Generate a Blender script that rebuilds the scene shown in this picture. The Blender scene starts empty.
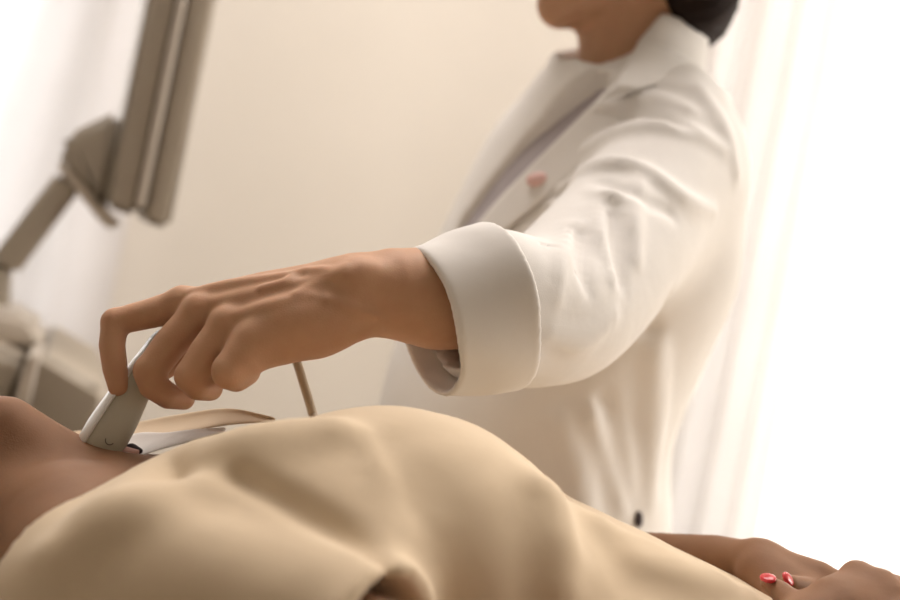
import bpy, bmesh, math, random
import numpy as np
from mathutils import Vector, Matrix

# ------------------------------------------------------------------ camera
SC = bpy.context.scene
COL = SC.collection
S = 0.94                       # overall size of the place
CAM = np.array([0.0, 0.0, 1.12])
ROLL = math.radians(11.0)
FPX = 1250.0                   # 50 mm on a 36 mm sensor, 900 px wide
cr, sr = math.cos(ROLL), math.sin(ROLL)
XC = np.array([cr, 0, sr]); YC = np.array([-sr, 0, cr]); ZC = np.array([0, 1.0, 0])

cam_d = bpy.data.cameras.new('camera'); cam = bpy.data.objects.new('camera', cam_d); COL.objects.link(cam)
cam_d.lens = 50; cam_d.sensor_width = 36; cam_d.clip_start = 0.05
cam.matrix_world = Matrix(((XC[0], YC[0], 0, CAM[0]), (XC[1], YC[1], -1, CAM[1]), (XC[2], YC[2], 0, CAM[2]), (0, 0, 0, 1)))
cam_d.dof.use_dof = True; cam_d.dof.focus_distance = 0.86 * S; cam_d.dof.aperture_fstop = 3.4
SC.camera = cam

# ------------------------------------------------------------------ world, lights, exposure
SC.view_settings.view_transform = 'Standard'; SC.view_settings.look = 'None'
SC.view_settings.gamma = 1; SC.view_settings.use_curve_mapping = False
SC.view_settings.exposure = 0.37
world = bpy.data.worlds.new('sky'); SC.world = world; world.use_nodes = True
wn = world.node_tree.nodes['Background']
wn.inputs[0].default_value = (1.0, 0.98, 0.95, 1); wn.inputs[1].default_value = 1.7

def area(name, loc, aim, sx, sy, power, col):
    l = bpy.data.lights.new(name, 'AREA'); l.shape = 'RECTANGLE'; l.size = sx; l.size_y = sy
    l.energy = power; l.color = col
    o = bpy.data.objects.new(name, l); COL.objects.link(o); o.location = loc
    o.rotation_euler = (Vector(aim) - Vector(loc)).to_track_quat('-Z', 'Y').to_euler()
    return o
WARM = (1.0, 0.90, 0.78)
area('daylight_right_window', (1.15, 3.3, 1.5), (1.1, 2, 1.4), 1.2, 2.2, 34, (1, .97, .93))
area('daylight_left_window', (-1.5, 3.3, 1.6), (-1.3, 2, 1.4), 1.2, 2.0, 15, (.97, .97, 1))
area('daylight_side_window', (2.2, 1.3, 1.6), (0, 1.0, 1.1), .8, 1.1, 26, (1, .94, .86))
area('ceiling_light', (0.0, 1.5, 2.64), (0.0, 1.5, 0), 1.6, .9, 27, (1, .93, .885))  # added fill light overhead, no fixture; brightens the wall and shoulders

# ------------------------------------------------------------------ small helpers
def P(px, py, d):
    """a point of the place seen at picture position (px, py), d along the view"""
    d = d * S
    return CAM + d * ((px - 450) / FPX * XC + (300 - py) / FPX * YC + ZC)
def R(rpx, d): return rpx * d * S / FPX
def W(x, y, z): return np.array([x, y, z + CAM[2]])
def T(pts): return [(P(a, b, c), R(r, c)) for a, b, c, r in pts]
def unit(v): v = np.asarray(v, float); return v / np.linalg.norm(v)

def tag(o, label=None, cat=None, group=None, kind=None):
    if label: o['label'] = label
    if cat: o['category'] = cat
    if group: o['group'] = group
    if kind: o['kind'] = kind
    return o
def empty(name, loc, label=None, cat=None):
    o = bpy.data.objects.new(name, None); COL.objects.link(o); o.location = loc; o.empty_display_size = .1
    return tag(o, label, cat)
def link(name, me, mat, parent=None):
    o = bpy.data.objects.new(name, me); COL.objects.link(o)
    if mat: me.materials.append(mat)
    if parent:
        o.parent = parent
        p = Vector((0, 0, 0)); q = parent
        while q: p += q.location; q = q.parent
        o.location = -p
    return o

# ------------------------------------------------------------------ materials
def nodes(name):
    m = bpy.data.materials.new(name); m.use_nodes = True
    nt = m.node_tree; b = nt.nodes['Principled BSDF']
    return m, nt, b
def noise(nt, scale, detail=4, rough=.55, coord='Object', stretch=None):
    tc = nt.nodes.new('ShaderNodeTexCoord'); n = nt.nodes.new('ShaderNodeTexNoise')
    n.inputs['Scale'].default_value = scale; n.inputs['Detail'].default_value = detail; n.inputs['Roughness'].default_value = rough
    if stretch:
        mp = nt.nodes.new('ShaderNodeMapping'); mp.inputs['Scale'].default_value = stretch
        nt.links.new(tc.outputs[coord], mp.inputs['Vector']); nt.links.new(mp.outputs[0], n.inputs['Vector'])
    else: nt.links.new(tc.outputs[coord], n.inputs['Vector'])
    return n
def mixcol(nt, fac, a, b):
    r = nt.nodes.new('ShaderNodeValToRGB'); r.color_ramp.elements[0].color = (*a, 1); r.color_ramp.elements[1].color = (*b, 1)
    r.color_ramp.elements[0].position = .3; r.color_ramp.elements[1].position = .7
    nt.links.new(fac, r.inputs[0]); return r.outputs[0]
def bump(nt, b, h, strength, dist):
    n = nt.nodes.new('ShaderNodeBump'); n.inputs['Strength'].default_value = strength; n.inputs['Distance'].default_value = dist
    nt.links.new(h, n.inputs['Height']); nt.links.new(n.outputs[0], b.inputs['Normal'])
def plain(name, c1, c2, rough=.5, scale=30, bs=0.1, bd=.0006, **kw):
    m, nt, b = nodes(name)
    n = noise(nt, scale); nt.links.new(mixcol(nt, n.outputs[0], c1, c2), b.inputs['Base Color'])
    b.inputs['Roughness'].default_value = rough
    if bs: bump(nt, b, noise(nt, scale * 6).outputs[0], bs, bd)
    for k, v in kw.items(): b.inputs[k.replace('_', ' ')].default_value = v
    return m
def skin(name, c1, c2, sss=.25, rough=.42):
    m, nt, b = nodes(name)
    n = noise(nt, 28, 5, .6); nt.links.new(mixcol(nt, n.outputs[0], c1, c2), b.inputs['Base Color'])
    b.inputs['Roughness'].default_value = rough
    b.inputs['Subsurface Weight'].default_value = sss; b.inputs['Subsurface Scale'].default_value = .006
    b.inputs['Subsurface Radius'].default_value = (1, .35, .2)
    b.inputs['Specular IOR Level'].default_value = .25
    v = nt.nodes.new('ShaderNodeTexVoronoi'); v.inputs['Scale'].default_value = 900
    tc = nt.nodes.new('ShaderNodeTexCoord'); nt.links.new(tc.outputs['Object'], v.inputs['Vector'])
    bump(nt, b, v.outputs[0], .18, .0004)
    return m
def cloth(name, c1, c2, rough=.9, weave=1500, wr=18, wrs=.35, trans=0.0, stretch=None):
    m, nt, b = nodes(name)
    n = noise(nt, 7, 3); col = mixcol(nt, n.outputs[0], c1, c2)
    nt.links.new(col, b.inputs['Base Color']); b.inputs['Roughness'].default_value = rough
    b.inputs['Sheen Weight'].default_value = .15; b.inputs['Specular IOR Level'].default_value = .2
    w = noise(nt, weave, 1); w2 = noise(nt, wr, 3, .5, stretch=stretch)
    a = nt.nodes.new('ShaderNodeMath'); a.operation = 'MULTIPLY_ADD'; a.inputs[1].default_value = .06
    nt.links.new(w.outputs[0], a.inputs[0]); nt.links.new(w2.outputs[0], a.inputs[2])
    bump(nt, b, a.outputs[0], wrs, .006)
    if trans:
        out = nt.nodes['Material Output']; t = nt.nodes.new('ShaderNodeBsdfTranslucent'); mx = nt.nodes.new('ShaderNodeMixShader')
        nt.links.new(col, t.inputs[0]); mx.inputs[0].default_value = trans
        nt.links.new(b.outputs[0], mx.inputs[1]); nt.links.new(t.outputs[0], mx.inputs[2]); nt.links.new(mx.outputs[0], out.inputs[0])
    return m

M = {}
M['skin_doc'] = skin('skin_warm', (.54, .308, .192), (.61, .36, .23), .25, .55)
M['skin_pat'] = skin('skin_tan', (.255, .133, .074), (.305, .164, .093), .2, .65)
M['hair'] = plain('dark_hair', (.010, .005, .004), (.022, .012, .009), .75, 60, .6, .003, Specular_IOR_Level=.15)
M['coat'] = cloth('white_coat_cotton', (.78, .75, .72), (.83, .80, .77), wrs=.22)
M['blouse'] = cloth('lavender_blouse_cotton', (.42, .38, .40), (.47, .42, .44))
M['trousers'] = cloth('grey_trouser_cloth', (.10, .10, .11), (.14, .14, .15))
M['shoe'] = plain('white_shoe_leather', (.6, .6, .58), (.7, .7, .68), .4)
M['shirt'] = cloth('beige_gown_cotton', (.69, .55, .39), (.74, .595, .425), wrs=.22)
M['under'] = cloth('white_lace_cotton', (.80, .77, .75), (.86, .84, .82))
M['dark'] = plain('dark_seam', (.05, .04, .045), (.08, .06, .07), .8)  # for the painted shade strip at the collar and the side button
M['pink'] = plain('pink_thread', (.80, .52, .49), (.84, .58, .55), .8)
M['red'] = plain('red_nail_polish', (.62, .04, .05), (.70, .06, .07), .18, bs=0)
M['grey'] = plain('warm_grey_plastic', (.37, .315, .25), (.40, .345, .275), .5, 12, .05)
M['grey_light'] = plain('pale_grey_plastic', (.60, .53, .45), (.64, .57, .49), .4, 12, .05)
M['screen'] = plain('black_screen', (.01, .01, .012), (.015, .015, .018), .1, bs=0)
M['probe'] = plain('probe_plastic', (.50, .48, .40), (.54, .52, .43), .4, 40, .05)
M['probe_white'] = plain('probe_white_rim', (.80, .80, .78), (.84, .84, .82), .3, 40, 0)  # window light on the probe's side face, put into a white colour
M['cable'] = plain('cable_rubber', (.38, .30, .21), (.43, .34, .24), .5, 40, .1)
M['mark'] = plain('dark_print', (.12, .11, .10), (.16, .15, .13), .6, bs=0)
M['wall'] = plain('beige_wall_paint', (.70, .65, .58), (.72, .67, .60), .85, 3, .08, .002)
M['wall_deep'] = plain('brown_wall_paint', (.44, .39, .33), (.46, .41, .35), .85, 3, .08, .002)  # darker tone chosen to cut light bounced by the unseen front wall
M['ceil'] = plain('ceiling_paint', (.78, .74, .68), (.80, .76, .70), .9, 3, .05)
M['floor'] = plain('floor_vinyl', (.45, .38, .30), (.52, .45, .36), .4, 5, .03)
M['white_trim'] = plain('white_gloss_paint', (.80, .78, .74), (.84, .82, .78), .4, 8, .03)
M['sheet'] = cloth('white_bed_sheet', (.78, .74, .68), (.82, .78, .72))
M['steel'] = plain('brushed_steel', (.5, .5, .5), (.55, .55, .55), .3, 60, .05, Metallic=1.0)
M['tyre'] = plain('black_rubber', (.02, .02, .02), (.03, .03, .03), .7)
M['eye'] = plain('eye_white', (.75, .72, .68), (.8, .77, .74), .15, bs=0)
M['lip'] = plain('lip_skin', (.45, .16, .13), (.5, .19, .15), .4, bs=0)

def curtain_mat(name, c1, c2, sheer):
    m = bpy.data.materials.new(name); m.use_nodes = True; nt = m.node_tree; nt.nodes.clear()
    out = nt.nodes.new('ShaderNodeOutputMaterial')
    d = nt.nodes.new('ShaderNodeBsdfDiffuse'); t = nt.nodes.new('ShaderNodeBsdfTranslucent'); tr = nt.nodes.new('ShaderNodeBsdfTransparent')
    n = noise(nt, 5, 3); col = mixcol(nt, n.outputs[0], c1, c2)
    nt.links.new(col, d.inputs[0]); nt.links.new(col, t.inputs[0])
    m1 = nt.nodes.new('ShaderNodeMixShader'); m1.inputs[0].default_value = .6
    nt.links.new(d.outputs[0], m1.inputs[1]); nt.links.new(t.outputs[0], m1.inputs[2])
    m2 = nt.nodes.new('ShaderNodeMixShader')
    w = noise(nt, 1400, 1); mm = nt.nodes.new('ShaderNodeMath'); mm.operation = 'MULTIPLY'; mm.inputs[1].default_value = sheer * 2
    nt.links.new(w.outputs[0], mm.inputs[0]); nt.links.new(mm.outputs[0], m2.inputs[0])
    nt.links.new(m1.outputs[0], m2.inputs[1]); nt.links.new(tr.outputs[0], m2.inputs[2]); nt.links.new(m2.outputs[0], out.inputs[0])
    return m
M['sheer'] = curtain_mat('sheer_voile', (.86, .83, .78), (.9, .87, .82), .3)
M['drape'] = curtain_mat('white_curtain_cloth', (.66, .63, .62), (.70, .67, .66), .06)
def glass_mat():
    m = bpy.data.materials.new('window_glass'); m.use_nodes = True; nt = m.node_tree; nt.nodes.clear()
    out = nt.nodes.new('ShaderNodeOutputMaterial'); tr = nt.nodes.new('ShaderNodeBsdfTransparent'); g = nt.nodes.new('ShaderNodeBsdfGlossy')
    g.inputs['Roughness'].default_value = .02
    mx = nt.nodes.new('ShaderNodeMixShader'); mx.inputs[0].default_value = .06
    nt.links.new(tr.outputs[0], mx.inputs[1]); nt.links.new(g.outputs[0], mx.inputs[2]); nt.links.new(mx.outputs[0], out.inputs[0])
    return m
M['glass'] = glass_mat()

# ------------------------------------------------------------------ boxes, tubes, sheets
def bm_box(bm, lo, hi, bev=0, seg=2, rot=None, pivot=None):
    lo = np.minimum(lo, hi); hi2 = np.maximum(lo, hi)
    r = bmesh.ops.create_cube(bm, size=1)
    c = (np.array(lo) + np.array(hi2)) / 2; s = np.array(hi2) - np.array(lo)
    for v in r['verts']: v.co = Vector(c + np.array(v.co) * s)
    if bev:
        es = list({e for v in r['verts'] for e in v.link_edges})
        bmesh.ops.bevel(bm, geom=es, offset=bev, segments=seg, affect='EDGES', profile=.5)
def box(name, lo, hi, mat, parent=None, bev=0.0, seg=3):
    bm = bmesh.new(); bm_box(bm, np.array(lo, float), np.array(hi, float), bev, seg)
    me = bpy.data.meshes.new(name); bm.to_mesh(me); bm.free()
    if bev:
        me.polygons.foreach_set('use_smooth', [True] * len(me.polygons))
    o = link(name, me, mat, parent)
    return o
def ring_loft(name, rings, mat, parent=None, closed=True, caps=True):
    vs, fs = [], []; n = len(rings[0])
    for r in rings: vs += [tuple(p) for p in r]
    for i in range(len(rings) - 1):
        for j in range(n if closed else n - 1):
            k = (j + 1) % n
            fs.append((i * n + j, i * n + k, (i + 1) * n + k, (i + 1) * n + j))
    if caps and closed:
        fs.append(tuple(range(n - 1, -1, -1))); fs.append(tuple((len(rings) - 1) * n + j for j in range(n)))
    me = bpy.data.meshes.new(name); me.from_pydata(vs, [], fs); me.update()
    bm = bmesh.new(); bm.from_mesh(me); bmesh.ops.recalc_face_normals(bm, faces=bm.faces); bm.to_mesh(me); bm.free()
    me.polygons.foreach_set('use_smooth', [True] * len(me.polygons))
    return link(name, me, mat, parent)
def spline(pts, n):
    pts = np.array(pts, float); out = []
    ext = np.vstack([2 * pts[0] - pts[1], pts, 2 * pts[-1] - pts[-2]])
    for t in np.linspace(0, len(pts) - 1, n):
        i = min(int(t), len(pts) - 2); f = t - i
        a, b, c, d = ext[i], ext[i + 1], ext[i + 2], ext[i + 3]
        out.append(.5 * (2 * b + (c - a) * f + (2 * a - 5 * b + 4 * c - d) * f * f + (3 * b - a - 3 * c + d) * f ** 3))
    return np.array(out)
def tube(name, pts, r, mat, parent=None, n=40, seg=12):
    c = spline(pts, n); rings = []
    up = np.array([.13, .97, .2])
    for i in range(n):
        t = unit(c[min(i + 1, n - 1)] - c[max(i - 1, 0)]); a = unit(np.cross(t, up)); b = np.cross(t, a)
        rings.append([c[i] + r * (math.cos(q) * a + math.sin(q) * b) for q in np.linspace(0, 2 * math.pi, seg, endpoint=False)])
    return ring_loft(name, rings, mat, parent)
def sheet(name, rows, mat, parent=None, thick=.002, sub=1):
    n = len(rows[0]); vs = [tuple(p) for r in rows for p in r]
    fs = [(i * n + j, i * n + j + 1, (i + 1) * n + j + 1, (i + 1) * n + j) for i in range(len(rows) - 1) for j in range(n - 1)]
    me = bpy.data.meshes.new(name); me.from_pydata(vs, [], fs); me.update()
    me.polygons.foreach_set('use_smooth', [True] * len(me.polygons))
    o = link(name, me, mat, parent)
    if thick:
        s = o.modifiers.new('thick', 'SOLIDIFY'); s.thickness = thick; s.offset = 0
    if sub:
        u = o.modifiers.new('sub', 'SUBSURF'); u.levels = sub; u.render_levels = sub
    return o

# ------------------------------------------------------------------ smooth solids: distance fields meshed with surface nets
class Solid:
    def __init__(s): s.ops = []
    def _op(s, mode, fn, lo, hi, k): s.ops.append((mode, fn, np.array(lo), np.array(hi), k)); return s
    def tube(s, pts, k=.01, mode='add', flat=None, inflate=0):
        """chain of tapered round segments [(centre, radius)]; flat = (normal, factor) squashes across normal"""
        c = [np.asarray(p, float) for p, r in pts]; r = [float(q) + inflate for p, q in pts]
        if len(c) == 1: c.append(c[0] + 1e-5); r.append(r[0])
        nv, fs = (unit(flat[0]), flat[1]) if flat is not None else (None, 1)
        def fn(X, Y, Z):
            best = None
            for i in range(len(c) - 1):
                ba = c[i + 1] - c[i]; L2 = max(float(ba @ ba), 1e-12)
                dx, dy, dz = X - np.float32(c[i][0]), Y - np.float32(c[i][1]), Z - np.float32(c[i][2])
                t = np.clip((dx * ba[0] + dy * ba[1] + dz * ba[2]) / L2, 0, 1)
                qx, qy, qz = dx - t * ba[0], dy - t * ba[1], dz - t * ba[2]
                q2 = qx * qx + qy * qy + qz * qz
                if nv is not None:
                    h = qx * nv[0] + qy * nv[1] + qz * nv[2]
                    q2 = q2 - h * h + (h / fs) ** 2
                d = np.sqrt(np.maximum(q2, 1e-14)) - (r[i] + (r[i + 1] - r[i]) * t)
                if nv is not None: d = d * min(1, .5 + .5 * fs)
                best = d if best is None else np.minimum(best, d)
            return best
        A = np.array(c); rr = np.array(r)[:, None]
        return s._op(mode, fn, (A - rr).min(0), (A + rr).max(0), k)
    def ball(s, c, rad, k=.01, mode='add', axes=None):
        c = np.asarray(c, float); rad = np.asarray(rad, float); Ax = np.eye(3) if axes is None else np.array([unit(a) for a in axes])
        def fn(X, Y, Z):
            dx, dy, dz = X - c[0], Y - c[1], Z - c[2]; k0 = 0; k1 = 0
            for a, q in zip(Ax, rad):
                h = dx * a[0] + dy * a[1] + dz * a[2]
                k0 = k0 + (h / q) ** 2; k1 = k1 + (h / (q * q)) ** 2
            k0 = np.sqrt(k0); k1 = np.sqrt(np.maximum(k1, 1e-12))
            return k0 * (k0 - 1) / k1
        m = rad.max()
        return s._op(mode, fn, c - m, c + m, k)
    def loft(s, st, u, w, k=.02, mode='add', e=2.3, inflate=0, scale=1.0):
        """stations [(centre, a along u, b along w)] with superellipse sections"""
        C = np.array([q[0] for q in st]); a = np.array([q[1] for q in st]) * scale + inflate; b = np.array([q[2] for q in st]) * scale + inflate
        u = unit(u); w = unit(w); ax = unit(C[-1] - C[0]); tt = (C - C[0]) @ ax
        def fn(X, Y, Z):
            dx, dy, dz = X - C[0][0], Y - C[0][1], Z - C[0][2]
            t = dx * ax[0] + dy * ax[1] + dz * ax[2]
            sh = t.shape; tf = t.ravel()
            f = lambda v: np.interp(tf, tt, v).reshape(sh)
            cx, cy, cz = f(C[:, 0]), f(C[:, 1]), f(C[:, 2]); A, B = f(a), f(b)
            ex, ey, ez = X - cx, Y - cy, Z - cz
            hu = np.abs(ex * u[0] + ey * u[1] + ez * u[2]) / A; hw = np.abs(ex * w[0] + ey * w[1] + ez * w[2]) / B
            rad = ((hu ** e + hw ** e) ** (1 / e) - 1) * np.minimum(A, B)
            cap = np.maximum(-t, t - tt[-1])
            return np.maximum(rad, cap)
        m = max(a.max(), b.max())
        return s._op(mode, fn, C.min(0) - m, C.max(0) + m, k)
    def half(s, p, n, k=.003):
        p = np.asarray(p, float); n = unit(n)
        return s._op('int', lambda X, Y, Z: (X - p[0]) * n[0] + (Y - p[1]) * n[1] + (Z - p[2]) * n[2], [-9] * 3, [9] * 3, k)
    def warp(s, f, lo=(-9, -9, -9), hi=(9, 9, 9)): return s._op('warp', f, lo, hi, 0)
    def ev(s, X, Y, Z):
        F = .2
        for mode, fn, lo, hi, k in s.ops: F = s.comb(F, fn(X, Y, Z), mode, k)
        return F
    def join(s, o, k=.01, mode='add'):
        a = [q for q in o.ops if q[0] == 'add']
        return s._op(mode, o.ev, np.min([q[2] for q in a], 0), np.max([q[3] for q in a], 0), k)
    def func(s, fn, lo, hi, k, mode): return s._op(mode, fn, lo, hi, k)
    @staticmethod
    def comb(F, d, mode, k):
        if mode == 'warp': return F + d
        if mode == 'sub': d = -d
        if mode == 'add':
            if k <= 0: return np.minimum(F, d)
            h = np.maximum(k - np.abs(F - d), 0) / k
            return np.minimum(F, d) - h * h * k * .25
        if k <= 0: return np.maximum(F, d)
        h = np.maximum(k - np.abs(F - d), 0) / k
        return np.maximum(F, d) + h * h * k * .25
    def at(s, pts):
        pts = np.asarray(pts, float); X, Y, Z = pts[:, 0], pts[:, 1], pts[:, 2]; F = np.full(len(pts), .2)
        for mode, fn, lo, hi, k in s.ops: F = s.comb(F, fn(X, Y, Z), mode, k)
        return F
    def hit(s, px, py, d0=.45, d1=2.2):
        """depth at which the view line of (px, py) meets the surface"""
        dd = np.arange(d0, d1, .002); F = s.at(np.array([P(px, py, d) for d in dd]))
        i = np.argmax(F < 0)
        return dd[i] if F[i] < 0 else None
    def ridge(s, pts, r, up=.3, k=.01, mode='add'):
        """fold that follows the surface: pts (px, py[, radius factor]); r in px; up = share of r standing out"""
        out = []
        for q in pts:
            d = s.hit(q[0], q[1])
            if d is None: continue
            f = q[2] if len(q) > 2 else 1
            rr = R(r * f, d)
            out.append((P(q[0], q[1], d) + ZC * rr * ((1 - up) if mode == 'add' else -(1 - up)), rr))
        if len(out) > 1:
            c = spline([np.append(p, q) for p, q in out], 4 * len(out))
            s.tube([(v[:3], max(v[3], 1e-4)) for v in c], k, mode)
        return s
    def mesh(s, name, mat, parent=None, h=.006, lo=None, hi=None, fine=(), smooth=2):
        adds = [o for o in s.ops if o[0] == 'add']
        lo = np.min([o[2] for o in adds], 0) - 3 * h if lo is None else np.array(lo, float)
        hi = np.max([o[3] for o in adds], 0) + 3 * h if hi is None else np.array(hi, float)
        ax = []
        for i in range(3):
            v = lo[i]; g = [v]
            while v < hi[i]:
                st = h
                for fl, fh, fs in fine:
                    if fl[i] <= v <= fh[i]: st = min(st, fs)
                    elif v < fl[i] < v + st: st = max(fs, fl[i] - v)
                v += st; g.append(v)
            ax.append(np.array(g, np.float32))
        n = [len(a) for a in ax]; F = np.full(n, .2, np.float32)
        for mode, fn, a, b, k in s.ops:
            mg = k + 4 * h
            sl = tuple(slice(max(0, int(np.searchsorted(ax[i], a[i] - mg)) - 1), int(np.searchsorted(ax[i], b[i] + mg)) + 1) for i in range(3))
            sub = F[sl]
            if 0 in sub.shape: continue
            X = ax[0][sl[0]][:, None, None]; Y = ax[1][sl[1]][None, :, None]; Z = ax[2][sl[2]][None, None, :]
            F[sl] = s.comb(sub, np.broadcast_to(fn(X + 0 * Y + 0 * Z, Y + 0 * X + 0 * Z, Z + 0 * X + 0 * Y), sub.shape).astype(np.float32), mode, k)
        for i in range(3):
            idx = [slice(None)] * 3
            idx[i] = 0; F[tuple(idx)] = np.maximum(F[tuple(idx)], 1e-3); idx[i] = -1; F[tuple(idx)] = np.maximum(F[tuple(idx)], 1e-3)
        B = F < 0
        cnt = np.zeros([q - 1 for q in n], np.int8)
        for i in (0, 1):
            for j in (0, 1):
                for l in (0, 1): cnt += B[i:n[0] - 1 + i, j:n[1] - 1 + j, l:n[2] - 1 + l]
        cells = np.argwhere((cnt > 0) & (cnt < 8)); del cnt
        m = [q - 1 for q in n]; flat = (cells[:, 0] * m[1] + cells[:, 1]) * m[2] + cells[:, 2]
        V = np.zeros((len(cells), 3)); N = np.zeros(len(cells))
        co = [(i, j, l) for i in (0, 1) for j in (0, 1) for l in (0, 1)]
        for p in co:
            for a in range(3):
                if p[a]: continue
                q = list(p); q[a] = 1
                fa = F[cells[:, 0] + p[0], cells[:, 1] + p[1], cells[:, 2] + p[2]]; fb = F[cells[:, 0] + q[0], cells[:, 1] + q[1], cells[:, 2] + q[2]]
                ok = (fa < 0) != (fb < 0); t = np.where(ok, fa / np.where(ok, fa - fb, 1), 0)
                pos = np.stack([ax[i][cells[:, i] + p[i]] for i in range(3)], 1).astype(float)
                pos[:, a] += t * (ax[a][cells[:, a] + 1] - ax[a][cells[:, a]])
                V[ok] += pos[ok]; N[ok] += 1
        V /= N[:, None]
        Q = []
        for a in range(3):
            b, c = (a + 1) % 3, (a + 2) % 3
            s0 = [slice(None)] * 3; s1 = [slice(None)] * 3; s0[a] = slice(0, n[a] - 1); s1[a] = slice(1, n[a])
            for i in (b, c):
                s0[i] = slice(1, n[i] - 1); s1[i] = slice(1, n[i] - 1)
            A0, A1 = B[tuple(s0)], B[tuple(s1)]
            E = np.argwhere(A0 != A1); flip = A0[tuple(E.T)]
            off = np.zeros(3, int); off[b] = 1; off[c] = 1; E = E + off
            ids = []
            for db, dc in ((-1, -1), (0, -1), (0, 0), (-1, 0)):
                e = E.copy(); e[:, b] += db; e[:, c] += dc
                ids.append(np.searchsorted(flat, (e[:, 0] * m[1] + e[:, 1]) * m[2] + e[:, 2]))
            q = np.stack(ids, 1); q[~flip] = q[~flip][:, ::-1]; Q.append(q)
        Q = np.concatenate(Q)
        e = np.concatenate([Q[:, [0, 1]], Q[:, [1, 2]], Q[:, [2, 3]], Q[:, [3, 0]]]); nv = len(V)
        deg = np.bincount(e[:, 0], minlength=nv) + np.bincount(e[:, 1], minlength=nv)
        for it in range(smooth):
            for lam in (.5, -.52):
                L = np.stack([np.bincount(e[:, 0], V[e[:, 1], i], nv) + np.bincount(e[:, 1], V[e[:, 0], i], nv) for i in range(3)], 1) / np.maximum(deg, 1)[:, None]
                V += lam * (L - V)
        me = bpy.data.meshes.new(name)
        me.vertices.add(nv); me.vertices.foreach_set('co', V.astype(np.float32).ravel())
        me.loops.add(Q.size); me.loops.foreach_set('vertex_index', Q.astype(np.int32).ravel())
        me.polygons.add(len(Q)); me.polygons.foreach_set('loop_start', np.arange(0, Q.size, 4, dtype=np.int32))
        me.polygons.foreach_set('use_smooth', np.ones(len(Q), bool))
        me.update(calc_edges=True)
        if parent is None: return me
        return link(name, me, mat, parent)

# ------------------------------------------------------------------ room
def structure(o): o['kind'] = 'structure'; return o
WY = 2.6                      # inner face of the wall behind
XR = 1.75                     # inner face of the right wall
H = 2.7
structure(box('floor', (-2.4, -2.0, -.1), (XR + .2, WY + .2, 0), M['floor']))
structure(box('ceiling', (-2.4, -2.0, H), (XR + .2, WY + .2, H + .1), M['ceil']))
def wall_with_holes(name, mk, u0, u1, holes, mat):
    """mk(ulo, uhi, zlo, zhi) -> box corners"""
    bm = bmesh.new(); us = u0
    for a, b, z0, z1 in holes:
        bm_box(bm, *mk(us, a, 0, H)); bm_box(bm, *mk(a, b, 0, z0)); bm_box(bm, *mk(a, b, z1, H)); us = b
    bm_box(bm, *mk(us, u1, 0, H))
    me = bpy.data.meshes.new(name); bm.to_mesh(me); bm.free()
    return structure(link(name, me, mat))
back = lambda a, b, z0, z1: (np.array([a, WY, z0]), np.array([b, WY + .2, z1]))
side = lambda a, b, z0, z1: (np.array([XR, a, z0]), np.array([XR + .2, b, z1]))
HR = (.42, 1.65, .35, 2.45); HL = (-2.0, -.80, .8, 2.45); HS = (.9, 1.7, .9, 2.1)
wall_with_holes('wall_back', back, -2.4, XR + .2, [HL, HR], M['wall'])
wall_with_holes('wall_right', side, -2.0, WY, [HS], M['wall'])
structure(box('wall_left', (-2.4, -2.0, 0), (-2.2, WY, H), M['wall']))
structure(box('wall_front', (-2.2, -2.0, 0), (XR, -1.8, H), M['wall_deep']))
structure(box('baseboard_back', (-2.2, WY - .015, 0), (XR, WY, .09), M['white_trim']))
def window(n, mk, hole, t0, t1):
    a, b, z0, z1 = hole; w = .05
    bm = bmesh.new(); mid = (a + b) / 2
    for r in ((a, a + w, z0 + w, z1 - w), (b - w, b, z0 + w, z1 - w), (mid - .03, mid + .03, z0 + w, z1 - w), (a, b, z0, z0 + w), (a, b, z1 - w, z1)):
        bm_box(bm, *mk(*r, t0, t1))
    me = bpy.data.meshes.new('window'); bm.to_mesh(me); bm.free()
    o = structure(link('window_%d' % n, me, M['white_trim']))
    tm = (t0 + t1) / 2
    bm = bmesh.new(); bm_box(bm, *mk(a + w, mid - .03, z0 + w, z1 - w, tm - .003, tm + .003)); bm_box(bm, *mk(mid + .03, b - w, z0 + w, z1 - w, tm - .003, tm + .003))
    me = bpy.data.meshes.new('window_pane'); bm.to_mesh(me); bm.free(); link('window_pane', me, M['glass'], o)
mb = lambda a, b, z0, z1, t0, t1: (np.array([a, WY + t0, z0]), np.array([b, WY + t1, z1]))
ms = lambda a, b, z0, z1, t0, t1: (np.array([XR + t0, a, z0]), np.array([XR + t1, b, z1]))
window(1, mb, HL, .1, .15); window(2, mb, HR, .1, .15); window(3, ms, HS, .1, .15)

def curtain(name, edge, x1, y, mat, pitch, amp, label, seed):
    """pleated cloth hanging from a rod; edge(z) is the x of its left edge"""
    rnd = random.Random(seed); zs = np.linspace(.04, 2.544, 26); n = 220; rows = []
    ph = [rnd.uniform(0, 6) for _ in range(4)]
    for z in zs:
        x0 = edge(z); r = []
        for i in range(n):
            s_ = i / (n - 1); X = x0 + (x1 - x0) * s_; q = s_ * abs(x1 - edge(2.5)) / pitch * 2 * math.pi
            A = amp * (.55 + .45 * (1 - z / 2.55) + .25 * math.sin(q * .23 + ph[0]))
            r.append((X, y + A * (math.sin(q + .5 * math.sin(q * .31 + ph[1]) + .25 * z) + .25 * math.sin(2.3 * q + ph[2])), z))
        rows.append(r)
    o = sheet(name, rows, mat, None, 0, 0); return tag(o, label, 'curtain')
curtain('curtain', lambda z: .26, 1.72, WY - .12, M['sheer'], .16, .035, 'sheer white curtain glowing over the wide window at the right', 3)
curtain('curtain', lambda z: .27, .66, WY - .21, M['drape'], .07, .026, 'cream curtain gathered beside the sheer one, behind the shoulder of the person in white', 5)
curtain('curtain', lambda z: -1.06 + .215 * (z - 1.12), -.66, WY - .13, M['drape'], .11, .028, 'white curtain drawn aside by the left window, behind the grey machine', 8)
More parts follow.
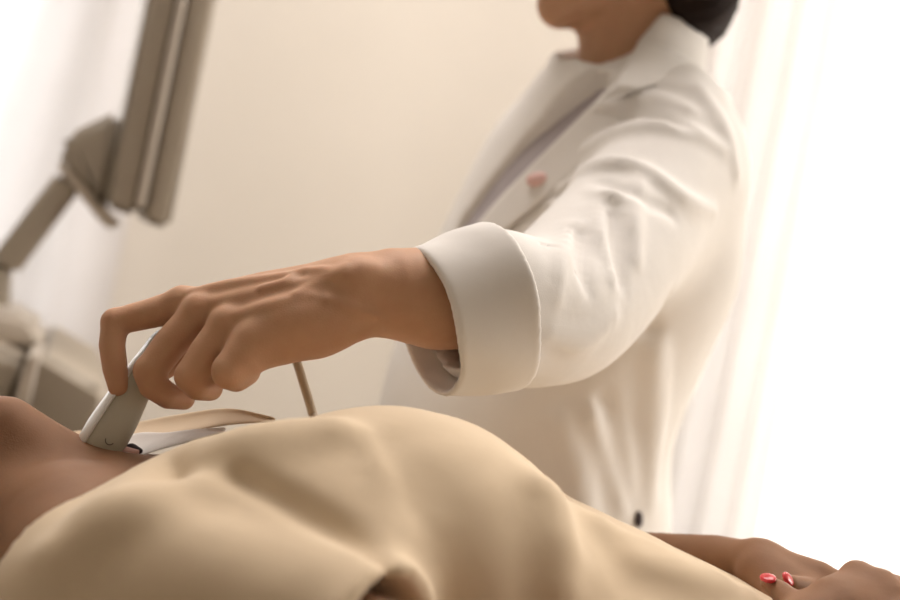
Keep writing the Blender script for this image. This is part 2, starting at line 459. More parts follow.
for nm, x0, x1, lb in (('curtain_rod', .22, 1.74, 'steel curtain rod over the right window'), ('curtain_rod', -2.1, -.55, 'steel curtain rod over the left window')):
    o = tube(nm, [(x0, WY - .125, 2.56), ((x0 + x1) / 2, WY - .125, 2.56), (x1, WY - .125, 2.56)], .012, M['steel'], None, 4)
    tag(o, lb, 'curtain rod')
    for xb in (x0 + .05, x1 - .05): box('bracket', (xb - .01, WY - .13, 2.55), (xb + .01, WY + .01, 2.57), M['steel'], o)

# ------------------------------------------------------------------ bed and pillow
BZ = CAM[2] - .353            # top of the mattress
YM = .87 * S                  # the line the patient lies on
bed = empty('examination_bed', (.45, YM, 0), 'white sheeted examination bed under the patient in the beige gown', 'bed')
box('mattress', (-.62, YM - .265, BZ - .1), (1.45, YM + .265, BZ), M['sheet'], bed, .025)
box('bed_frame', (-.62, YM - .26, BZ - .17), (1.45, YM + .26, BZ - .1), M['grey_light'], bed, .01)
for x in (-.5, 1.3):
    for y in (-.22, .22):
        box('leg', (x - .025, YM + y - .025, 0), (x + .025, YM + y + .025, BZ - .17), M['steel'], bed, .004)
s = Solid(); 
s.func(lambda X, Y, Z: (np.abs((X + .49) / .15) ** 4 + np.abs((Y - YM) / .24) ** 4 + np.abs((Z - BZ - .0175) / .0155) ** 2.5 - 1) * .012, (-.66, YM - .28, BZ - .01), (-.3, YM + .28, BZ + .08), .02, 'add')
o = link('pillow', s.mesh('pillow', None, None, .008), M['sheet'])
tag(o, 'white pillow under the head of the patient', 'pillow')


# ------------------------------------------------------------------ patient
def obj(name, solid, mat, parent=None, **kw):
    if parent is None: return link(name, solid.mesh(name, None, None, **kw), mat)
    return solid.mesh(name, mat, parent, **kw)
EX, EY, EZ = np.eye(3)
def torso_patient(s, g=0.0, k=.045):
    y = YM
    s.loft([(W(-.30, y, -.225), .05, .05), (W(-.25, y, -.225), .09, .07), (W(-.20, y, -.235), .15, .088), (W(-.13, y, -.226), .165, .104), (W(-.05, y, -.225), .165, .108), (W(.03, y, -.227), .16, .108),
            (W(.10, y, -.23), .15, .110), (W(.16, y, -.236), .152, .100), (W(.24, y, -.243), .165, .086), (W(.34, y, -.25), .175, .08), (W(.45, y, -.245), .17, .085)], EY, EZ, .02, e=2.4, inflate=g)
    for q in (-1, 1):
        s.ball(W(-.002, y + q * .08, -.1405 - .0345 * (q > 0)), np.array([.092, .082, .068]) + g, k)
    return s
def arm_near(g=0): return T([(100, 612, .715, 70 + g), (250, 618, .675, 64 + g), (400, 668, .625, 60 + g), (520, 715, .60, 54 + g)])
pat = Solid()
torso_patient(pat, -.004, .03)
pat.tube([(W(.45, YM, -.245), .16), (W(.5, YM, -.245), .16)], .03, flat=(EZ, .55))
for q in (-1, 1):
    pat.tube([(W(.46, YM + q * .085, -.255), .082), (W(.86, YM + q * .09, -.275), .055), (W(1.22, YM + q * .1, -.292), .036)], .02)
    pat.tube([(W(1.22, YM + q * .1, -.292), .036), (W(1.27, YM + q * .1, -.27), .036), (W(1.29, YM + q * .11, -.17), .026)], .02)
# neck, jaw, head
pat.tube(T([(150, 540, .87, 62), (60, 516, .87, 75), (-20, 480, .87, 84), (-100, 452, .87, 84)]), .03)
pat.tube(T([(70, 524, .80, 50), (98, 616, .72, 76)]), .04)
pat.tube(T([(70, 500, .94, 55), (95, 560, 1.02, 84)]), .04)
pat.tube([(P(10, 420, .848), R(14, .85)), (P(60, 460, .852), R(13, .85)), (P(105, 490, .855), R(10, .85))], .03)   # neck muscle
pat.tube(T([(128, 478, .85, 11), (110, 500, .81, 13), (80, 540, .75, 15)]), .02)                                    # collar bone
HC = W(-.43, YM, -.215)
pat.ball(HC + [-.02, 0, -.005], (.085, .075, .095), .02)
pat.ball(HC + [.03, 0, .03], (.075, .06, .07), .03)
pat.tube([(HC + [.06, -.03, .03], .035), (HC + [.10, 0, .075], .026), (HC + [.06, .03, .03], .035)], .03)
pat.tube([(HC + [-.01, 0, .095], .010), (HC + [.022, 0, .118], .014)], .012)
pat.tube([(HC + [.058, -.018, .096], .008), (HC + [.056, 0, .102], .009), (HC + [.058, .018, .096], .008)], .008)
for q in (-1, 1):
    pat.ball(HC + [-.012, q * .032, .098], (.012, .015, .012), .012, 'sub')
    pat.ball(HC + [-.01, q * .076, -.005], (.032, .009, .02), .008)
# near arm and hand
pat.tube(arm_near(), .03)
pat.tube(T([(520, 720, .60, 54), (620, 715, .66, 50), (720, 680, .735, 42), (800, 642, .785, 31)]), .02)
nh = dict(index=[(856, 580, .825, 15), (905, 590, .865, 13), (925, 615, .88, 11)], middle=[(880, 590, .812, 16), (928, 606, .855, 14), (945, 630, .87, 11)],
          ring=[(893, 604, .80, 15), (935, 626, .84, 13), (950, 650, .85, 11)], little=[(900, 622, .785, 14), (935, 646, .815, 12), (945, 665, .825, 10)])
for n_, c in nh.items():
    a = c[0]
    pat.tube(T([(803, 640, .788, 27), ((800 + a[0]) / 2, (622 + a[1]) / 2 - 1, (.788 + a[2]) / 2, 21), a]), .012)
    pat.tube(T(c), .005)
    pat.ball(P(a[0] + 2, a[1] - 5, a[2]), [R(12, a[2])] * 3, .008)
pat.tube(T([(812, 630, .79, 20), (796, 608, .812, 15), (780, 591, .832, 11), (768, 583, .842, 8)]), .010)
# far arm and hand
pat.tube([(W(-.15, YM + .17, -.235), .058), (W(-.02, YM + .21, -.25), .048), (W(.07, YM + .22, -.25), .042)], .03)
pat.tube([(W(.07, YM + .22, -.25), .042)] + T([(640, 568, 1.0, 36), (715, 563, .955, 28), (762, 566, .925, 23)]), .012)
pat.ball(P(755, 557, .925), [R(12, .92)] * 3, .012)
for c in ([(762, 564, .925, 21), (818, 581, .90, 20), (862, 600, .885, 14), (885, 622, .88, 12)], [(762, 574, .915, 18), (815, 600, .885, 18), (855, 616, .87, 14), (875, 635, .865, 12)],
          [(762, 574, .91, 18), (805, 612, .868, 17), (845, 630, .855, 14)], [(762, 574, .91, 18), (795, 620, .855, 15), (830, 640, .842, 12)]):
    pat.tube(T(c), .010)
pat.tube(T([(770, 575, .905, 17), (812, 592, .882, 13), (800, 586, .868, 10), (789, 583, .858, 9)]), .008)
patient = obj('person', pat, M['skin_pat'], None, h=.006, smooth=3,
              fine=[(W(.2, .66, -.21), W(.40, .90, -.1), .0028), (W(-.32, .6, -.2), W(-.1, .9, -.08), .004)])
tag(patient, 'person lying on their back in a beige gown with hands folded on the belly', 'person')
def nail(px, py, d, w, l, ax, nm='fingernail'):
    s = Solid(); s.ball(P(px, py, d), (R(l, d), R(w, d), R(3, d)), .001, axes=ax)
    return obj(nm, s, M['red'], patient, h=.0009)
t1 = unit(P(766, 582, .842) - P(776, 590, .83)); c1 = unit(np.cross(t1, [0, -.8, .6])); nail(768, 578, .834, 8, 10, (t1, c1, np.cross(t1, c1)))
t2 = unit(P(789, 583, .858) - P(802, 587, .87)); c2 = unit(np.cross(t2, [0, -.8, .6])); nail(788, 579, .850, 8, 9, (t2, c2, np.cross(t2, c2)))
# hair
s = Solid(); s.ball(HC + [-.045, 0, -.022], (.085, .086, .09), .01); s.ball(HC + [.0, 0, -.045], (.08, .085, .048), .03)
s.warp(lambda X, Y, Z: .0015 * np.sin(900 * Y + 6 * np.sin(60 * X)))
o = obj('hair', s, M['hair'], patient, h=.004)

# the gown
gown = Solid()
torso_patient(gown, .006, .044)
gown.tube(T([(70, 522, .80, 54), (98, 614, .72, 82)]), .05)
gown.tube(T([(70, 495, .94, 58), (95, 556, 1.02, 88)]), .05)
gown.tube([(W(.45, YM, -.245), .168), (W(.56, YM, -.245), .172), (W(.90, YM, -.255), .162)], .03, flat=(EZ, .53))
for q in (-1, 1): gown.tube([(W(.46, YM + q * .085, -.248), .09), (W(.92, YM + q * .09, -.266), .066)], .04)
gown.half(W(.9, YM, -.2), EX)
slv = Solid(); slv.tube(T([(90, 604, .715, 84), (200, 600, .69, 96), (300, 625, .66, 92), (450, 676, .610, 92)]), .03)     # near sleeve
hp0 = P(382, 651, .632); hax = unit(P(450, 676, .610) - P(300, 625, .66))
slv.half(hp0, hax); slv.tube(T([(335, 637, .65, 64), (400, 659, .627, 76), (480, 686, .60, 84)]), .008, 'sub')
gown.join(slv, .03)
gown.tube([(W(-.15, YM + .17, -.235), .064), (W(-.02, YM + .205, -.25), .06)], .03)                                            # far sleeve
# neckline
def neck(X, Y, Z): return (np.sqrt(((X + .30) / .162) ** 2 + ((Y - YM) / .20) ** 2) - 1) * .155
gown.func(neck, W(-.46, YM - .2, -.4), W(-.138, YM + .2, 0), .004, 'sub')
# folds: ridges and grooves that follow the surface
for pts, r, up, k in (
        ([(366, 440, .3), (373, 458, .8), (382, 485), (391, 520), (397, 550, .5)], 5.5, .5, .008),
        ([(222, 480, .25), (255, 484, .8), (295, 497), (345, 522, .8), (385, 545, .4)], 32, .28, .04),
        ([(110, 520, .5), (170, 478), (240, 455), (330, 436, .4)], 16, .2, .03),
        ([(60, 560, .5), (130, 520), (190, 500, .5)], 16, .2, .03),
        ([(538, 492, .3), (547, 510), (553, 540), (556, 585, .5)], 10, .2, .03),
        ([(600, 532, .4), (640, 558), (690, 578, .5)], 9, .25, .03),
        ([(640, 570, .4), (690, 588), (740, 597, .4)], 7, .15, .03)):
    gown.ridge(pts, r, up, k)
for pts, r, up, k in (
        ([(240, 476, .4), (300, 508), (350, 536), (396, 562, .6)], 8, .4, .012),
        ):
    gown.ridge(pts, r, up, k, 'sub')
gown.warp(lambda X, Y, Z: .0004 * np.sin(55 * X + 30 * Y + 2.2 * np.sin(38 * Y + 20 * Z)) + .0003 * np.sin(120 * X - 70 * Z + 3 * np.sin(50 * Y)))
g = obj('gown', gown, M['shirt'], patient, h=.0036, smooth=6)
# far side of the open collar and the white lace edge beneath it
def ribbon(name, a, b, mat, parent, n=30, thick=.0016, scal=0, m=4):
    A = spline([P(*q) for q in a], n); B = spline([P(*q) for q in b], n); rows = []
    for i in range(m + 1):
        f = i / m; row = []
        for j in range(n):
            p = A[j] * (1 - f) + B[j] * f
            p = p + ZC * .004 * math.sin(f * math.pi)
            if scal and i == 0: p = p + unit(A[j] - B[j]) * scal * abs(math.sin(j * 1.57))
            row.append(tuple(p))
        rows.append(row)
    return sheet(name, rows, mat, parent, thick, 1)
ribbon('collar', [(40, 446, .99), (66, 433, .985), (100, 428, .975), (136, 422, .96), (180, 414, .935), (230, 408, .905), (275, 418, .872)],
       [(40, 470, .95), (66, 455, .945), (100, 447, .94), (136, 441, .93), (180, 434, .91), (230, 425, .885), (275, 422, .87)], M['shirt'], g)
ribbon('lace_edge', [(122, 437, .905), (142, 433, .90), (165, 433, .892), (190, 430, .884), (225, 428, .868)],
       [(112, 462, .875), (135, 458, .872), (160, 450, .868), (190, 442, .862), (225, 432, .864)], M['under'], g, 60, .001, .0022)
s = Solid(); s.tube(T([(114, 452, .872, 5), (124, 451, .869, 7), (136, 452, .866, 4)]), .004, flat=(YC, .7)); obj('strap', s, M['pink'], g, h=.0012)
s = Solid(); s.tube(T([(120, 448, .876, 2.5), (132, 447, .874, 4), (140, 451, .868, 3)]), .004); obj('strap_edge', s, M['dark'], g, h=.001)  # dark strip painted in as the shade inside the collar gap

# ------------------------------------------------------------------ doctor
RT = unit([-.49, .87, 0]); FC = unit([-.87, -.49, 0])       # the doctor's right hand side and facing
TS = [((640, 84, 1.30), .085, .07), ((628, 112, 1.31), .125, .080), ((612, 160, 1.32), .160, .098), ((588, 240, 1.33), .178, .115), ((556, 320, 1.335), .168, .125),
      ((527, 400, 1.34), .16, .132), ((518, 480, 1.345), .168, .138), ((510, 560, 1.385), .185, .135), ((480, 780, 1.50), .21, .14)]
TS = [(q[:3], q[3], q[4]) for q in spline([np.append(P(*c), (a, b)) for c, a, b in TS], 41)]
HD = P(633, -101, 1.29); FH = unit([-.93, -.22, -.20]); LH = unit(np.cross([0, 0, 1], FH)); UH = np.cross(FH, LH)
def hp(f, l, u): return HD + f * FH + l * LH + u * UH
doc = Solid()
doc.loft(TS, RT, FC, .02, scale=.88)
doc.ball(hp(-.012, 0, .02), (.098, .076, .10), .02, axes=(FH, LH, UH))
doc.ball(hp(.03, 0, -.035), (.065, .06, .075), .03, axes=(FH, LH, UH))
doc.tube([(hp(.0, -.045, -.055), .024), (hp(.06, -.02, -.098), .022), (hp(.075, 0, -.105), .022), (hp(.06, .02, -.098), .022), (hp(0, .045, -.055), .024)], .03)
doc.tube([(hp(.092, 0, .0), .010), (hp(.112, 0, -.038), .013)], .012)
for q in (-1, 1):
    doc.ball(hp(.094, q * .032, .012), (.012, .016, .012), .012, 'sub', axes=(FH, LH, UH))
    doc.ball(hp(-.008, q * .076, -.01), (.02, .009, .032), .008, axes=(FH, LH, UH))
    doc.tube([(hp(.096, q * .015, .035), .008), (hp(.086, q * .05, .033), .008)], .012)
doc.tube([(hp(-.02, 0, -.07), .052), (P(634, 62, 1.305), .049), (P(630, 110, 1.31), .058)], .02)
doc.tube([(hp(.012, 0, -.085), .028), (P(614, 70, 1.29), .026)], .03)
# right arm hangs behind, left arm reaches forward
SH = P(674, 152, 1.23); EL = P(564, 312, .99); WR = P(352, 299, .862)
doc.tube([(SH, .045), (P(630, 235, 1.12), .04), (EL, .036)], .03)
doc.tube([(EL, .036), (P(500, 303, .935), .036), (P(436, 298, .892), R(48, .89)), (P(392, 293, .875), R(41, .875))], .02)
FN = unit(.35 * EY - .2 * EX + .8 * EZ)
doc.tube(T([(436, 298, .892, 47), (395, 294, .876, 41), (360, 297, .865, 36.5), (345, 299, .862, 35)]), .012)
RS = P(572, 172, 1.45)
doc.tube([(RS, .042), (P(500, 330, 1.50), .038), (P(440, 480, 1.48), .032)], .03)
doc.tube([(P(440, 480, 1.48), .032), (P(415, 560, 1.44), .026), (P(405, 600, 1.42), .028), (P(400, 640, 1.40), .015)], .015)
# the hand with the probe
fingers = dict(
    index=[(180, 306, .885, 17.5), (148, 314, .880, 15), (115, 322, .874, 13.5), (112, 345, .869, 13), (115, 368, .866, 12.5), (118, 387, .864, 10)],
    middle=[(198, 314, .868, 17.5), (172, 342, .862, 17), (150, 371, .857, 16), (153, 385, .858, 14.5), (168, 396, .864, 13), (184, 399, .872, 11)],
    ring=[(226, 327, .852, 18), (207, 352, .847, 17.5), (191, 376, .843, 16), (198, 386, .846, 14.5), (210, 388, .858, 13)],
    little=[(252, 343, .838, 18), (241, 358, .833, 18), (230, 371, .830, 18), (236, 376, .838, 16), (246, 372, .856, 14)])
mc = dict(index=(352, 284, .872, 25), middle=(350, 292, .866, 28), ring=(350, 302, .860, 28), little=(350, 308, .856, 26))
for n_, c in fingers.items():
    a = c[0]; b = mc[n_]
    doc.tube(T([b, ((a[0] + b[0]) / 2, (a[1] + b[1]) / 2 - 2, (a[2] + b[2]) / 2 - .004, 21), (a[0] + 6, a[1], a[2], 16.5)]), .014)
for n_, c in fingers.items():
    a = c[0]
    doc.tube(T(c[:3]), .0045); doc.tube(T(c[2:]), .0025)
    doc.ball(P(a[0] + 2, a[1] - 5, a[2] - .004), [R(12.5, a[2])] * 3, .008)
doc.ball(P(303, 325, .846), (R(46, .85), R(24, .85), R(27, .85)), .016, axes=(XC * .96 + YC * .2, YC, ZC))     # heel of the hand
doc.ball(P(322, 326, .852), (R(24, .85), R(20, .85), R(24, .85)), .012)
doc.tube(T([(252, 352, .840, 18), (280, 343, .846, 20), (305, 332, .850, 22)]), .014)
doc.tube(T([(300, 300, .895, 26), (240, 320, .905, 20), (196, 348, .897, 14.5), (166, 366, .888, 12.5), (142, 384, .882, 11)]), .012)   # thumb
# sinews, veins and bones on the back of the hand
for pts, r, up in (([(192, 293, .6), (225, 287), (262, 281, .7), (305, 272, .15)], 6, .28), ([(214, 303, .6), (245, 297), (285, 288, .7), (325, 276, .15)], 6, .28),
                   ([(238, 316, .5), (270, 306, .7), (312, 296, .1)], 6, .22), ([(262, 288, .2), (284, 283), (300, 275), (322, 271), (342, 277, .2)], 3.5, .45),
                   ([(296, 294, .15), (318, 285), (340, 277), (352, 280), (372, 272, .15)], 4, .32), ([(326, 299, .15), (352, 308), (376, 316, .15)], 3.5, .3)):
    doc.ridge(pts, r, up, .006)
doc.ridge([(352, 275, .8), (362, 274), (374, 278, .8)], 14, .25, .012)
# legs
HIPL = P(515, 640, 1.40); HIPR = P(490, 640, 1.49)
feet = []
for hpnt in (HIPL, HIPR):
    f = np.array([hpnt[0] + .02, hpnt[1] + .06, .075]); kn = (hpnt + f) / 2 + FC * .02
    doc.tube([(hpnt, .085), (kn, .055), (f, .038)], .03); doc.tube([(f, .035), (f + FC * .15 - EZ * .04, .026)], .02); feet.append((hpnt, kn, f))
hlo, hhi = P(95, 410, .82), P(450, 245, .92)
doctor = obj('person', doc, M['skin_doc'], None, h=.009, smooth=2,
             fine=[((-.29, .74, CAM[2] - .10), (-.02, .88, CAM[2] + .06), .0016), (hp(.15, .1, 0) - .02 - .1 * EZ, hp(-.15, -.1, 0) + .02 + .1 * EZ, .004)])
tag(doctor, 'person standing in a white coat with a rolled cuff, reaching down with a scanning probe', 'person')
for q in (-1, 1):
    s = Solid(); s.ball(hp(.084, q * .032, .012), (.0125,) * 3, .001); obj('eye', s, M['eye'], doctor, h=.002)
s = Solid(); s.tube([(hp(.094, -.02, -.068), .005), (hp(.106, 0, -.068), .007), (hp(.094, .02, -.068), .005)], .004); obj('lips', s, M['lip'], doctor, h=.002)
# hair: short bob ending at the nape
s = Solid()
s.ball(hp(-.03, 0, .035), (.10, .092, .105), .02, axes=(FH, LH, UH))
s.ball(hp(-.05, 0, -.03), (.068, .090, .085), .03, axes=(FH, LH, UH))
s.tube([(hp(-.05, -.045, -.10), .034), (hp(-.065, .0, -.107), .036), (hp(-.05, .045, -.10), .034)], .03)
s.ball(hp(.118, 0, -.03), (.085, .12, .11), .02, 'sub', axes=(FH, LH, UH))
s.warp(lambda X, Y, Z: .0008 * np.sin(420 * (X * .4 + Y) + 5 * np.sin(50 * Z)) + .0007 * np.sin(900 * Y + 300 * X + 4 * np.sin(70 * Z)))
obj('hair', s, M['hair'], doctor, h=.004)
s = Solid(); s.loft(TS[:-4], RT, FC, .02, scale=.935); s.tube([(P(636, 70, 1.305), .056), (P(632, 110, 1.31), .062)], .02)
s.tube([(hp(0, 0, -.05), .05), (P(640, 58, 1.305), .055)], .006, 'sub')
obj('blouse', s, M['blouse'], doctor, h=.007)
s = Solid()
for h_, kn, f in feet: s.tube([(h_ + EZ * .05, .10), (kn, .072), (f + EZ * .03, .06)], .04)
obj('trousers', s, M['trousers'], doctor, h=.010)
for h_, kn, f in feet:
    s = Solid(); s.tube([(f - EZ * .03 - FC * .03, .042), (f - EZ * .035 + FC * .06, .04), (f - EZ * .045 + FC * .15, .03)], .02); s.half((0, 0, .002), (0, 0, -1))
    obj('shoe', s, M['shoe'], doctor, h=.006)

# the white coat
coat = Solid()
coat.loft(TS, RT, FC, .03)
coat.tube([(P(641, 106, 1.305), .066), (P(628, 116, 1.31), .085)], .05)
torso_ops = list(coat.ops)
ap = spline([np.append(P(a, b, c), r) for a, b, c, r in ((632, 122, 1.28, .06), (674, 154, 1.23, .062), (632, 224, 1.13, .062), (572, 294, 1.01, .059), (540, 312, .955, R(75, .955)), (492, 307, .913, R(79, .913)))], 30)
coat.tube([(q[:3], q[3]) for q in ap], .03)
coat.tube([(RS, .05), (P(500, 330, 1.50), .052), (P(440, 480, 1.48), .045)], .03)
coat.tube([(P(510, 303, .925), R(62, .93)), (P(420, 303, .885), R(66, .89))], .004, 'sub')
coat.tube([(P(600, 26, 1.285), .046), (P(604, 82, 1.275), .030)], .01, 'sub')
coat.half(TS[-1][0] + EZ * .02, -EZ)
# folds
base_ops = list(coat.ops)
for pts, r, up, k in (
        ([(575, 128, .4), (610, 108), (650, 102), (690, 112, .4)], 12, .30, .016), ([(585, 150, .4), (630, 132), (680, 132), (720, 150, .4)], 12, .30, .016),
        ([(560, 190, .4), (600, 168), (640, 172), (680, 200), (712, 212, .4)], 12, .38, .014), ([(548, 205, .4), (600, 196), (632, 196, .4)], 8, .38, .012),
        ([(598, 205, .5), (600, 240), (612, 282, .4)], 9, .40, .012), ([(640, 182, .5), (632, 220), (636, 262, .4)], 10, .40, .014),
        ([(575, 225, .5), (560, 262), (556, 300, .4)], 8, .35, .014), 
        ([(548, 335, .4), (580, 340), (612, 318, .4)], 9, .22, .02), ([(700, 92, .4), (722, 130), (735, 175, .4)], 9, .25, .02),
        ([(592, 415, .4), (610, 450), (625, 505, .5)], 16, .3, .03), ([(655, 350, .4), (650, 420), (648, 500, .4)], 12, .3, .03),
        ([(560, 420, .4), (575, 470), (585, 520, .4)], 14, .25, .03)):
    coat.ridge(pts, r, up * 1.5, k * .6)
for pts, r, up, k in (
        ([(590, 122, .4), (640, 116), (690, 126, .4)], 8, .4, .016), ([(600, 182, .4), (640, 192), (672, 214, .5)], 8, .4, .014), ([(615, 215, .5), (618, 250), (622, 285, .4)], 8, .4, .016),
        ([(580, 230, .4), (582, 265), (588, 290, .3)], 7, .4, .016), ([(604, 400, .4), (620, 450), (636, 510, .4)], 9, .4, .02), ([(650, 330, .4), (668, 300, .5)], 10, .4, .02)):
    coat.ridge(pts, r, up * 1.3, k * .6, 'sub')
# front opening: shows the blouse between the two lapels
op = [(598, 82), (578, 102), (549, 132), (519, 164), (491, 196), (466, 228), (446, 268)]
vp = []
sc = Solid(); sc.ops = base_ops; st_ = Solid(); st_.ops = torso_ops
for q in op:
    d = st_.hit(*q)
    if d: vp.append((P(q[0], q[1], d), R(13 if not vp else 21, d)))
coat.tube(vp, .004, 'sub')
ct = obj('lab_coat', coat, M['coat'], doctor, h=.005, smooth=3)
def on_surface(solid, pts, lift=.004):
    out = []
    for q in pts:
        d = solid.hit(q[0], q[1]); out.append(P(q[0], q[1], (d if d else 1.25) - lift))
    return out
# lapel lying beside the opening
def laid(name, a, b, mat, parent, lift=.006, n=24, m=6, thick=.003):
    A = spline([np.append(q, 0) for q in a], n)[:, :2]; B = spline([np.append(q, 0) for q in b], n)[:, :2]; rows = []
    for i in range(m + 1):
        f = i / m; row = []
        for j in range(n):
            q = A[j] * (1 - f) + B[j] * f; d = st_.hit(q[0], q[1]); row.append([q[0], q[1], d])
        rows.append(row)
    good = [r[2] for row in rows for r in row if r[2]]; av = float(np.median(good))
    arr = np.array([[r[2] if r[2] else av for r in row] for row in rows])
    for _ in range(3):
        arr[1:-1] = (arr[:-2] + arr[1:-1] + arr[2:]) / 3; arr[:, 1:-1] = (arr[:, :-2] + arr[:, 1:-1] + arr[:, 2:]) / 3
    out = [[tuple(P(rows[i][j][0], rows[i][j][1], arr[i][j] - lift)) for j in range(n)] for i in range(m + 1)]
    return sheet(name, out, mat, parent, thick, 1)
laid('lapel', [(622, 74), (592, 104), (558, 138), (524, 172), (492, 206), (456, 250)], [(648, 84), (626, 116), (596, 150), (556, 190), (512, 226), (470, 262)], M['coat'], ct)
s = Solid(); s.tube([(P(654, 0, 1.31), .058), (P(638, 62, 1.305), .066), (P(622, 118, 1.30), .112)], .02)
s.tube([(P(654, 0, 1.31), .053), (P(638, 62, 1.305), .060), (P(622, 118, 1.30), .105)], .004, 'sub')
s.half(P(615, 50, 1.29), -.74 * XC + .67 * YC - .25 * ZC); s.half(P(660, 26, 1.30), .25 * XC + YC); s.half(P(610, 112, 1.3), .3 * XC - YC)
obj('collar', s, M['coat'], ct, h=.0026, smooth=3)
def spot(name, px, py, a, b, c, mat):
    d = sc.hit(px, py); s = Solid(); s.ball(P(px, py, d), (R(a, d), R(b, d), c), .001, axes=(XC, YC, ZC)); return obj(name, s, mat, ct, h=.0015)
spot('chest_emblem', 541, 180, 15, 8, .012, M['pink'])
spot('side_button', 638, 519, 5, 9, .008, M['dark'])
# cuff turned back over the sleeve
cA, cB = P(426, 323, .888), P(500, 306, .912); cax = unit(cB - cA)
s = Solid(); s.tube([(cA, R(77, .885)), (cB, R(88, .912))], .004)
s.tube([(cA - cax * .05, R(70, .87)), (cB, R(68, .912))], .004, 'sub')
s.half(cA, -cax); s.half(cB, cax)
s.warp(lambda X, Y, Z: .0008 * np.sin(70 * X + 90 * Z + 2 * np.sin(60 * Y)))
cuff = obj('cuff', s, M['coat'], ct, h=.0019, smooth=10)

# ------------------------------------------------------------------ probe and its cable
pa, pb = P(96, 455, .862), P(168, 332, .888)
pdir = unit(pb - pa); ps = unit(np.cross(pdir, ZC)); pn = np.cross(ps, pdir)
pu = min((math.cos(q) * ps + math.sin(q) * pn for q in np.linspace(0, 2 * math.pi, 721)), key=lambda v: 9 * (v @ XC > 0) + abs(v @ ZC + .45)); pw = np.cross(pu, pdir)   # the narrow side turned a little to the bed
L = np.linalg.norm(pb - pa); rings = []
for t, a, b in ((0, .004, .003), (.005, .0095, .006), (.02, .0128, .0085), (.09, .0138, .0095), (.25, .0138, .010), (.40, .0122, .010), (.55, .010, .0095), (.8, .0095, .009), (.95, .008, .008), (1, .005, .005)):
    c = pa + pdir * L * t
    rings.append([c + a * math.copysign(abs(math.cos(q)) ** .62, math.cos(q)) * pu + b * math.copysign(abs(math.sin(q)) ** .62, math.sin(q)) * pw for q in np.linspace(0, 2 * math.pi, 36, endpoint=False)])
probe = ring_loft('ultrasound_probe', rings, M['probe'])
u_ = probe.modifiers.new('sub', 'SUBSURF'); u_.levels = 1; u_.render_levels = 1
tag(probe, 'pale grey ultrasound probe held against the neck of the reclining patient', 'ultrasound probe')
rr = []
for t, a, b in ((.02, .001, .004), (.04, .0022, .0078), (.2, .0022, .0088), (.40, .0018, .0085), (.7, .0015, .006), (.9, .001, .004)):
    c = pa + pdir * L * t + pu * (.0132 - .0045 * max(0, t - .25) / .5)
    rr.append([c + a * math.cos(q) * pu + b * math.sin(q) * pw for q in np.linspace(0, 2 * math.pi, 20, endpoint=False)])
ring_loft('rim', rr, M['probe_white'], probe)  # white strip painting the lit look of the narrow side face
pf = pw if pw @ ZC < 0 else -pw                               # small curved print on the face towards the bed's near side
cm = pa + pdir * L * .13 + pf * .0098
tube('printed_mark', [cm + .0030 * (math.cos(q) * pu + math.sin(q) * pdir) for q in np.linspace(-2.9, -.1, 7)], .00035, M['mark'], probe, 20, 8)
tube('cable', [pb, P(190, 305, .905), P(235, 300, .935), P(275, 318, .94), P(294, 355, .935), P(304, 385, .935), P(312, 412, .935), P(318, 440, .95), P(300, 520, 1.15), P(180, 620, 1.45), P(60, 600, 1.62)], R(4.6, .935), M['cable'], probe, 90, 12)

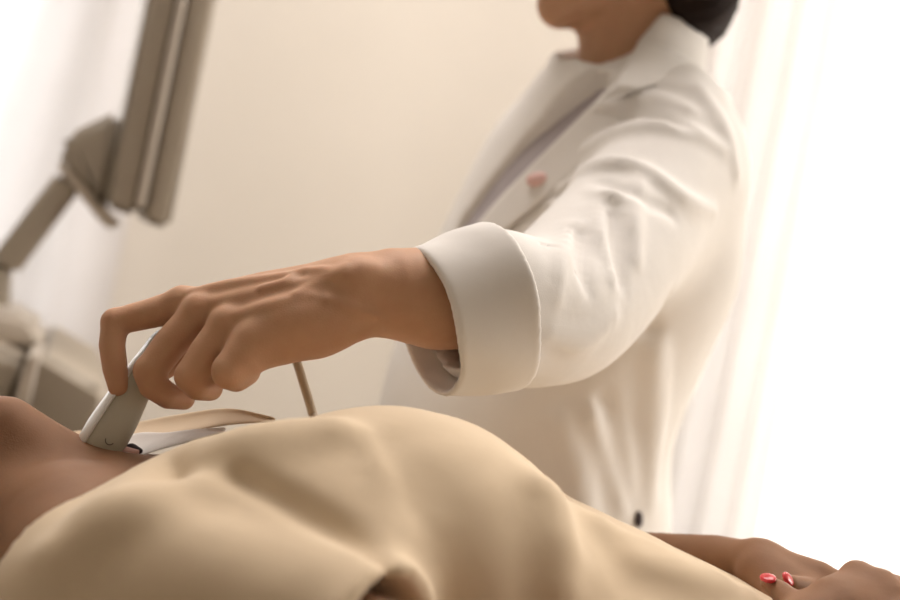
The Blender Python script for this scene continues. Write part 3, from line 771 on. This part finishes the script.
# ------------------------------------------------------------------ ultrasound machine
um0 = P(30, 420, 1.78); ub = np.array([um0[0], um0[1], 0])
um = empty('ultrasound_machine', tuple(ub), 'grey ultrasound machine with a screen on a bent arm, left of the doctor', 'ultrasound machine')
D = 1.75
UD = unit([-.285, .95, .03])    # the machine stands turned a little away from the bed
def slab(name, pts, d0, d1, mat, parent, bev=.006):
    """solid with the outline pts (px, py at depth D) reaching from depth d0 to d1"""
    A = [P(x, y, D) for x, y in pts]
    bm = bmesh.new(); f = [bm.verts.new(p + UD * (d0 - D) * S) for p in A]; b = [bm.verts.new(p + UD * (d1 - D) * S) for p in A]; n = len(A)
    bm.faces.new(f); bm.faces.new(b[::-1])
    for i in range(n): bm.faces.new((f[i], b[i], b[(i + 1) % n], f[(i + 1) % n]))
    bmesh.ops.recalc_face_normals(bm, faces=bm.faces)
    bmesh.ops.bevel(bm, geom=list(bm.edges), offset=bev, segments=3, affect='EDGES')
    me = bpy.data.meshes.new(name); bm.to_mesh(me); bm.free(); me.polygons.foreach_set('use_smooth', [True] * len(me.polygons))
    o = link(name, me, mat, parent)
    w = o.modifiers.new('wn', 'WEIGHTED_NORMAL'); return o
mon = slab('monitor', [(104, 206), (134, 216), (206, -140), (176, -146)], 1.66, 2.06, M['grey'], um, .008)
slab('monitor_front', [(139, 220), (166, 228), (240, -136), (212, -142)], 1.65, 2.07, M['grey'], mon, .008)
slab('screen_edge', [(133, 205), (141, 208), (209, -128), (203, -130)], 1.645, 2.04, M['grey_light'], mon, .002)
br = slab('bracket', [(60, 146), (68, 134), (122, 108), (106, 214), (98, 212), (63, 170)], 1.74, 1.82, M['grey'], um, .012)
slab('bracket_edge', [(56, 166), (64, 160), (112, 214), (122, 224), (110, 230), (100, 222)], 1.745, 1.815, M['grey_light'], br, .003)
slab('arm', [(58, 170), (82, 188), (16, 277), (-12, 261)], 1.75, 1.81, M['grey'], um, .008)
slab('arm_post', [(-12, 262), (10, 268), (8, 330), (-18, 330)], 1.75, 1.81, M['grey'], um, .008)
slab('neck', [(-30, 298), (30, 312), (44, 330), (40, 352), (-40, 340)], 1.70, 1.86, M['grey_light'], um, .012)
con = slab('console', [(-90, 318), (20, 340), (36, 352), (14, 408), (-110, 380)], 1.62, 2.0, M['grey'], um, .015)
slab('control_panel', [(20, 408), (36, 344), (46, 338), (106, 374), (98, 420), (78, 434)], 1.58, 1.98, M['grey'], um, .010)
slab('panel_edge', [(14, 402), (33, 341), (46, 337), (30, 410)], 1.572, 1.96, M['grey_light'], um, .003)
bx, by = um0[0], P(0, 0, 1.80)[1]
zc = P(-30, 400, 1.75)[2]
box('cabinet', (bx - .30, by - .18, .12), (bx + .02, by + .18, zc), M['grey'], um, .02)
box('base', (bx - .34, by - .24, .08), (bx + .06, by + .24, .13), M['grey_light'], um, .015)
for x in (-.29, .01):
    for y in (-.19, .19):
        s = Solid(); s.tube([((bx + x, by + y - .012, .04), .036), ((bx + x, by + y + .012, .04), .036)], .002); obj('wheel', s, M['tyre'], um, h=.006)
